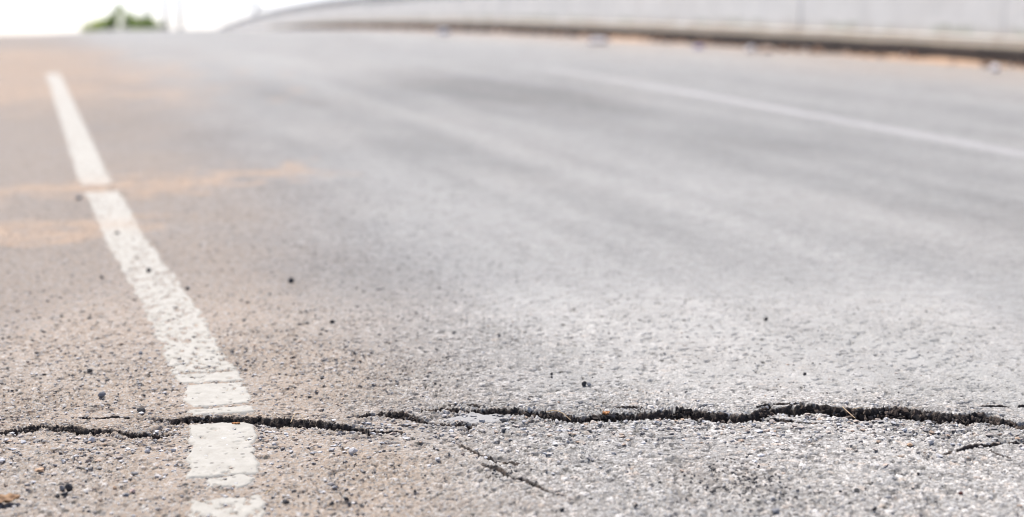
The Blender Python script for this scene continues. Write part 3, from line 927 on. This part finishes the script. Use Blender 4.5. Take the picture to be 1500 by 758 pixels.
# litter along the kerb
def litter_obj(px, py, wpx, hpx, mat, label, seed, cat='litter'):
    x, y = at(px, py)
    d = math.hypot(x, y) / FPX
    rng = np.random.default_rng(seed)
    bm = bmesh.new(); bmesh.ops.create_icosphere(bm, subdivisions=3, radius=1.0)
    kx = rng.normal(size=(7, 3)) * 3.2; ph = rng.uniform(0, 6, 7)
    for v in bm.verts:
        p = np.array(v.co)
        s = sum(abs(math.sin(p @ kx[j] + ph[j])) for j in range(7)) / 7
        p = p * (0.55 + 0.75 * s)
        p[2] = max(p[2], -0.55)
        v.co = p
    me = bpy.data.meshes.new('litter'); bm.to_mesh(me); bm.free()
    me.materials.append(M[mat])
    o = bpy.data.objects.new('litter', me)
    o.scale = (wpx * d * 0.62, wpx * d * 0.4, hpx * d * 0.40)
    o.location = (x, y, float(road_z(x, y)) + hpx * d * 0.25)
    o.rotation_euler = (0, 0, rng.uniform(0, 3))
    link(o)
    return tag(o, label, cat, 'litter along the kerb')
litter_obj(650, 52, 16, 15, 'litter_white', 'pale lilac crumpled scrap by the kerb, the farthest piece of litter', 1)
litter_obj(876, 65, 26, 15, 'litter_white', 'broad whitish crumpled bag on the sand by the kerb, left of the blue scrap', 2)
litter_obj(1024, 72, 11, 8, 'litter_blue', 'small blue scrap of plastic by the kerb', 3)
litter_obj(1100, 77, 18, 14, 'litter_white', 'white crumpled paper by the kerb beside a tan one', 4)
litter_obj(1124, 78, 18, 14, 'litter_tan', 'tan crumpled paper by the kerb beside a white one', 5)
litter_obj(1457, 106, 16, 18, 'litter_white', 'white crumpled cup by the kerb at the far right', 6)

# ------------------------------------------------------------------ loose grit (too small to count)
rng = np.random.default_rng(7)
ico = np.array([(-1, 1.618, 0), (1, 1.618, 0), (-1, -1.618, 0), (1, -1.618, 0), (0, -1, 1.618), (0, 1, 1.618), (0, -1, -1.618), (0, 1, -1.618), (1.618, 0, -1), (1.618, 0, 1), (-1.618, 0, -1), (-1.618, 0, 1)]) / 1.902
ifc = np.array([(0,11,5),(0,5,1),(0,1,7),(0,7,10),(0,10,11),(1,5,9),(5,11,4),(11,10,2),(10,7,6),(7,1,8),(3,9,4),(3,4,2),(3,2,6),(3,6,8),(3,8,9),(4,9,5),(2,4,11),(6,2,10),(8,6,7),(9,8,1)])
gp = []
def scatter(n_, xlo, xhi, ylo, yhi, smin, smax, clo, chi, flat=0.7, dens=None):
    y = ylo + (yhi - ylo) * rng.random(n_) ** 1.3
    x = rng.uniform(xlo, xhi, n_)
    if dens is not None:
        k_ = rng.random(n_) < dens(x, y); x, y = x[k_], y[k_]
    s = smin + (smax - smin) * rng.random(len(x)) ** 2.5
    gp.append(np.stack([x, y, s, rng.uniform(clo, chi, len(x)), np.full(len(x), flat)], 1))
clump = lambda x, y: sstep(0.40, 0.68, fbm(x * 6, y * 6, 701, 3))
scatter(5200, -1.0, 1.0, 1.86, 3.3, 0.0008, 0.0028, 0.2, 1, 0.55, clump)                       # everywhere
leftd = lambda x, y: 1 - sstep(-0.35, 0.0, x + 0.25 * (fbm(x * 4, y * 4, 703, 3) - 0.5))
scatter(7500, -1.1, 0.2, 1.86, 3.0, 0.0010, 0.0034, 0.3, 1, 0.5, leftd)                   # shoulder
scatter(2600, -1.7, -0.1, 2.6, 5.5, 0.0012, 0.0040, 0, 0.36, 0.55)                             # dark grains farther up
scatter(420, -0.9, 0.9, 2.6, 4.0, 0.0010, 0.0028, 0, 0.4, 0.6)
for (px, py, r, n_) in ((1085, 712, 0.032, 150), (1120, 728, 0.045, 110), (1070, 690, 0.035, 80), (535, 700, 0.05, 110), (505, 740, 0.03, 80), (1300, 735, 0.06, 50), (745, 690, 0.025, 60)):
    x0, y0 = at(px, py)
    a = rng.normal(size=(n_, 2))
    gp.append(np.stack([x0 + a[:, 0] * r, y0 + a[:, 1] * r * 1.1, 0.0008 + 0.0017 * rng.random(n_) ** 2, rng.uniform(0, 0.40, n_), np.full(n_, 0.6)], 1))
# pale chips loosened along the near lip of the crack
nl = 1500
cx_ = rng.uniform(-0.8, 0.8, nl)
cy_ = np.interp(cx_, main_x, main_y) - 0.02 - np.abs(rng.normal(size=nl)) * 0.10
gp.append(np.stack([cx_, cy_, 0.0014 + 0.0034 * rng.random(nl) ** 2, rng.uniform(0.40, 1.0, nl), np.full(nl, 0.5)], 1))
gp = np.concatenate(gp)
dcr = crack_open(gp[:, 0], gp[:, 1])
gp = gp[dcr < 0.004]
ng = len(gp)
rot = rng.uniform(0, 6.283, ng)
V = ico[None] * (1 + 0.28 * rng.normal(size=(ng, 12, 1))) * gp[:, 2][:, None, None]
V = V * np.stack([rng.uniform(0.8, 1.3, ng), rng.uniform(0.7, 1.1, ng), gp[:, 4] * rng.uniform(0.7, 1.1, ng)], 1)[:, None, :]
cr_, sr_ = np.cos(rot)[:, None], np.sin(rot)[:, None]
Vx = V[..., 0] * cr_ - V[..., 1] * sr_; Vy = V[..., 0] * sr_ + V[..., 1] * cr_
gzv = surf(gp[:, 0], gp[:, 1]) + gp[:, 2] * gp[:, 4] * 0.45 - 0.0006
VV = np.stack([Vx + gp[:, 0][:, None], Vy + gp[:, 1][:, None], V[..., 2] + gzv[:, None]], -1).reshape(-1, 3)
FF = (ifc[None] + (np.arange(ng) * 12)[:, None, None]).reshape(-1, 3)
grit = mesh_np('loose_grit', VV, FF, M['grit'], dict(stone=np.repeat(gp[:, 3], 12)), smooth=False)
tag(grit, 'fine loose grit and chippings scattered over the asphalt', 'grit', kind='stuff')

# ------------------------------------------------------------------ crumbled stone and soil filling the crack, clods along the kerb
def chunks(name, P, size, colour, mat, label, cat, seed):
    rg = np.random.default_rng(seed)
    n_ = len(P)
    V = ico[None] * (1 + 0.30 * rg.normal(size=(n_, 12, 1))) * size[:, None, None] * rg.uniform(0.65, 1.3, (n_, 1, 3))
    V = V + P[:, None, :]
    F_ = (ifc[None] + (np.arange(n_) * 12)[:, None, None]).reshape(-1, 3)
    o = mesh_np(name, V.reshape(-1, 3), F_, mat, dict(stone=np.repeat(colour, 12)), smooth=False)
    return tag(o, label, cat, kind='stuff')
rub = []
for cxs, cn, cf, wide in crack_tab:
    if not wide: continue
    n_ = int(2600 * (cxs[-1] - cxs[0]))
    x = rng.uniform(cxs[0] + 0.004, cxs[-1] - 0.004, n_)
    a_, b_ = np.interp(x, cxs, cn), np.interp(x, cxs, cf)
    g_ = np.maximum(b_ - a_, 0.002)
    u = rng.random(n_) ** 0.55                                  # more against the far side
    y = a_ + g_ * (0.15 + 0.90 * u)
    h = -np.clip(0.004 + (1 - u) * 0.028 * np.clip(g_ / 0.03, 0.3, 1.2) + rng.uniform(-0.001, 0.006, n_), 0.0025, 0.03)
    sz = (0.0014 + 0.0034 * rng.random(n_) ** 2) * np.clip(g_ / 0.02, 0.5, 1.15)
    rub.append(np.stack([x, y, surf(x, y) + h, sz, rng.random(n_)], 1))
rub = np.concatenate(rub)
m_, nt_, b_s = new_mat('crack_rubble')
nb_ = NB(nt_)
nb_.put(b_s.inputs['Base Color'], nb_.ramp(nb_.attr('stone'), [(0, (0.014, 0.011, 0.009)), (0.45, (0.035, 0.025, 0.018)), (0.72, (0.075, 0.050, 0.034)), (0.9, (0.13, 0.10, 0.08)), (1, (0.24, 0.21, 0.18))]))
b_s.inputs['Roughness'].default_value = 0.95
chunks('crack_rubble', rub[:, :3], rub[:, 3], rub[:, 4], m_, 'dark crumbled stone and soil lying inside the crack', 'rubble', 71)
n_ = 1100
tq = rng.uniform(6, 45, n_); lq_ = KERB_L - 0.03 - np.abs(rng.normal(size=n_)) * 0.14
x, y = to_xy(tq, lq_)
sz = 0.006 + 0.030 * rng.random(n_) ** 3
m_, nt_, b_s = new_mat('soil_clods')
nb_ = NB(nt_)
nb_.put(b_s.inputs['Base Color'], nb_.ramp(nb_.attr('stone'), [(0, (0.09, 0.06, 0.04)), (0.4, (0.34, 0.20, 0.115)), (0.8, (0.52, 0.36, 0.24)), (1, (0.60, 0.50, 0.42))]))
b_s.inputs['Roughness'].default_value = 0.95
chunks('soil_clods', np.stack([x, y, road_z(x, y) + sz * 0.5 + 0.006], 1), sz, rng.random(n_), m_, 'crumbs of orange soil and gravel strewn along the kerb', 'soil', 72)

# ------------------------------------------------------------------ trees and poles beyond the crest
def ray_at(px, T):
    """plan position in the direction px at T metres ahead"""
    return (px - 750) / FPX * T, T

def z_seen(py, T):
    """height seen at image row py, T metres ahead"""
    return CAM_H + T * math.tan(math.atan((379 - py) / FPX) - _p)

def ground_z(x, y):
    t, l = to_tl(x, y)
    b_ = float(road_z(x, y)) - 0.14
    out_ = max(-2.2 - l, l - 9.2, 0)
    return max(b_ - 0.45 * out_, -4.0)

def tube(bm, pts, radii, seg=7):
    rings = []
    for k_, (p, r) in enumerate(zip(pts, radii)):
        p = Vector(p)
        d = (Vector(pts[min(k_ + 1, len(pts) - 1)]) - Vector(pts[max(k_ - 1, 0)])).normalized()
        q_ = d.to_track_quat('Z', 'Y').to_matrix()
        rings.append([bm.verts.new(p + q_ @ Vector((r * math.cos(a), r * math.sin(a), 0))) for a in [2 * math.pi * j / seg for j in range(seg)]])
    for a, b in zip(rings[:-1], rings[1:]):
        for j in range(seg):
            bm.faces.new((a[j], a[(j + 1) % seg], b[(j + 1) % seg], b[j]))
    bm.faces.new(rings[0][::-1]); bm.faces.new(rings[-1])

def bm_obj(name, bm, mat, parent=None, smooth=True):
    me = bpy.data.meshes.new(name); bm.to_mesh(me); bm.free()
    me.polygons.foreach_set('use_smooth', np.full(len(me.polygons), smooth))
    me.materials.append(mat)
    return link(bpy.data.objects.new(name, me), parent)

def tree(name, px0, px1, py_top, T, mat, bark, label, cat, seed, lobes, nleaf=2600, leaf=0.075):
    """lobes: (px, py, radius px across, radius px up) of the leaf masses"""
    rg = np.random.default_rng(seed)
    cxp = 0.5 * (px0 + px1)
    bx, by = ray_at(cxp, T)
    bz = ground_z(bx, by) - 0.05
    root = empty(name, (bx, by, bz))
    tag(root, label, cat, 'greenery beyond the crest')
    s = T / FPX
    bm = bmesh.new()
    top = z_seen(py_top, T) - bz
    L3 = []
    for (lx, ly, rx, rz_) in lobes:
        L3.append(((lx - cxp) * s, rg.uniform(-0.5, 0.5), z_seen(ly, T) - bz, rx * s, rz_ * s))
    fork = max(0.5, 0.45 * top)
    tube(bm, [(0, 0, 0), (0.04, 0.03, fork * 0.5), (-0.03, 0.05, fork), (0.02, 0, top * 0.75)], [0.11, 0.085, 0.07, 0.025])
    for (lx, ly, lz, rx, rz_) in L3:
        mid = (lx * 0.45, ly * 0.5, fork + (lz - fork) * 0.55)
        tube(bm, [(0, 0.03, fork * 0.9), mid, (lx, ly, lz)], [0.055, 0.035, 0.012])
        for _ in range(4):
            e = (lx + rg.uniform(-.8, .8) * rx, ly + rg.uniform(-.8, .8) * rx, lz + rg.uniform(-.5, .9) * rz_)
            tube(bm, [mid, e], [0.018, 0.006], 5)
    bm_obj('trunk', bm, bark, root)
    vol = np.array([a[3] * a[3] * a[4] for a in L3]) ** 0.7; vol /= vol.sum()
    P, N = [], []
    for a, f in zip(L3, vol):
        n_ = int(nleaf * f)
        nc_ = max(8, n_ // 22)
        d = rg.normal(size=(nc_, 3)); d /= np.linalg.norm(d, axis=1)[:, None]
        c = d * (rg.uniform(0.25, 1.0, (nc_, 1)) ** 0.6)
        c = c * np.array([a[3], a[3], a[4]]) + np.array([a[0], a[1], a[2]])
        q_ = c[rg.integers(0, nc_, n_)] + rg.normal(size=(n_, 3)) * 0.10
        P.append(q_)
    P = np.concatenate(P); n_ = len(P)
    a1 = rg.normal(size=(n_, 3)); a1 /= np.linalg.norm(a1, axis=1)[:, None]
    a2 = np.cross(a1, rg.normal(size=(n_, 3))); a2 /= np.linalg.norm(a2, axis=1)[:, None]
    sz = leaf * rg.uniform(0.6, 1.3, (n_, 1))
    V = np.stack([P - a1 * sz, P + a2 * sz * 0.45, P + a1 * sz, P - a2 * sz * 0.45], 1).reshape(-1, 3)
    tint = np.repeat(rg.random(n_), 4)
    mesh_np('crown', V, np.arange(n_ * 4).reshape(-1, 4), mat, dict(tint=tint), root, smooth=False)
    return root

tree('shrub', 128, 172, 30, 96, M['leaf_lime'], M['bark'], 'low lime green shrub, leftmost of the greenery beyond the crest', 'shrub', 1,
     [(134, 40, 8, 6), (146, 39, 11, 7), (160, 38, 11, 9), (144, 52, 14, 9), (162, 52, 12, 10), (153, 36, 10, 7)], 3200)
tree('young_tree', 158, 190, 8, 92, M['leaf_green'], M['pale_bark'], 'tallest young green tree with wispy top beyond the crest', 'tree', 2,
     [(163, 38, 9, 8), (172, 29, 7, 8), (177, 14, 5, 10), (165, 46, 12, 9), (175, 22, 5, 5)], 1900)
tree('young_tree', 188, 206, 16, 98, M['leaf_green'], M['pale_bark'], 'thin green tree right of the pale post beyond the crest', 'tree', 3,
     [(196, 23, 6, 6), (190, 38, 7, 7), (199, 34, 9, 10), (198, 46, 10, 8)], 1700)
tree('shrub', 204, 236, 26, 94, M['leaf_green'], M['bark'], 'rounded dark green shrub, the widest on the right beyond the crest', 'shrub', 4,
     [(214, 38, 10, 8), (222, 33, 10, 8), (229, 39, 8, 9), (220, 48, 16, 9), (207, 44, 9, 6), (212, 33, 8, 7)], 3200)
tree('shrub', 238, 252, 34, 104, M['leaf_dull'], M['bark'], 'small grey green bush, rightmost of the greenery beyond the crest', 'shrub', 5,
     [(245, 39, 6, 5), (244, 48, 8, 6)], 700)

def pole(px, T, r, top, label, arm):
    x, y = ray_at(px, T)
    z0 = ground_z(x, y) - 0.1
    root = empty('utility_pole', (x, y, z0))
    tag(root, label, 'pole', 'poles beyond the crest')
    bm = bmesh.new(); tube(bm, [(0, 0, 0), (0, 0, top * 0.5), (0, 0, top)], [r, r * 0.85, r * 0.68], 12)
    bm_obj('shaft', bm, M['pole'], root)
    bm = bmesh.new(); bmesh.ops.create_cube(bm, size=1.0)
    bmesh.ops.scale(bm, verts=bm.verts, vec=(arm, 0.10, 0.11)); bmesh.ops.translate(bm, verts=bm.verts, vec=(0, -r * 0.9, top - 0.5))
    bmesh.ops.bevel(bm, geom=bm.edges[:], offset=0.012, segments=1)
    bm_obj('crossarm', bm, M['metal'], root, False)
    for sgn in (-1, 0, 1):
        bm = bmesh.new(); tube(bm, [(0, 0, 0), (0, 0, 0.06), (0, 0, 0.07), (0, 0, 0.16)], [0.03, 0.03, 0.055, 0.03], 8)
        o = bm_obj('insulator', bm, M['pole'], root); o.location = (sgn * arm * 0.42, -r * 0.9, top - 0.445)
    return root
pole(222, 118, 0.18, 9.5, 'faint pale pole rising behind the rounded shrub', 1.5)
pole(247, 112, 0.20, 9.5, 'grey pole rising behind the rightmost bush', 1.6)
pole(268, 100, 0.17, 9.0, 'grey pole standing clear, right of the greenery', 1.6)
pole(378, 120, 0.20, 9.5, 'grey pole rising behind the parapet wall', 1.6)
# pale post between the trees
x_, y_ = ray_at(187, 90)
z_ = ground_z(x_, y_) - 0.1
bm = bmesh.new()
bmesh.ops.create_cube(bm, size=1.0)
hp = z_seen(29, 90) - z_
bmesh.ops.scale(bm, verts=bm.verts, vec=(0.08, 0.08, hp)); bmesh.ops.translate(bm, verts=bm.verts, vec=(0, 0, hp / 2))
for v in bm.verts:
    if v.co.z > hp / 2: v.co.x *= 0.8; v.co.y *= 0.8
bmesh.ops.bevel(bm, geom=bm.edges[:], offset=0.02, segments=2)
post = bm_obj('concrete_post', bm, M['pale_bark'], None, False)
post.location = (x_, y_, z_)
tag(post, 'pale stubby post between the two young trees beyond the crest', 'post')
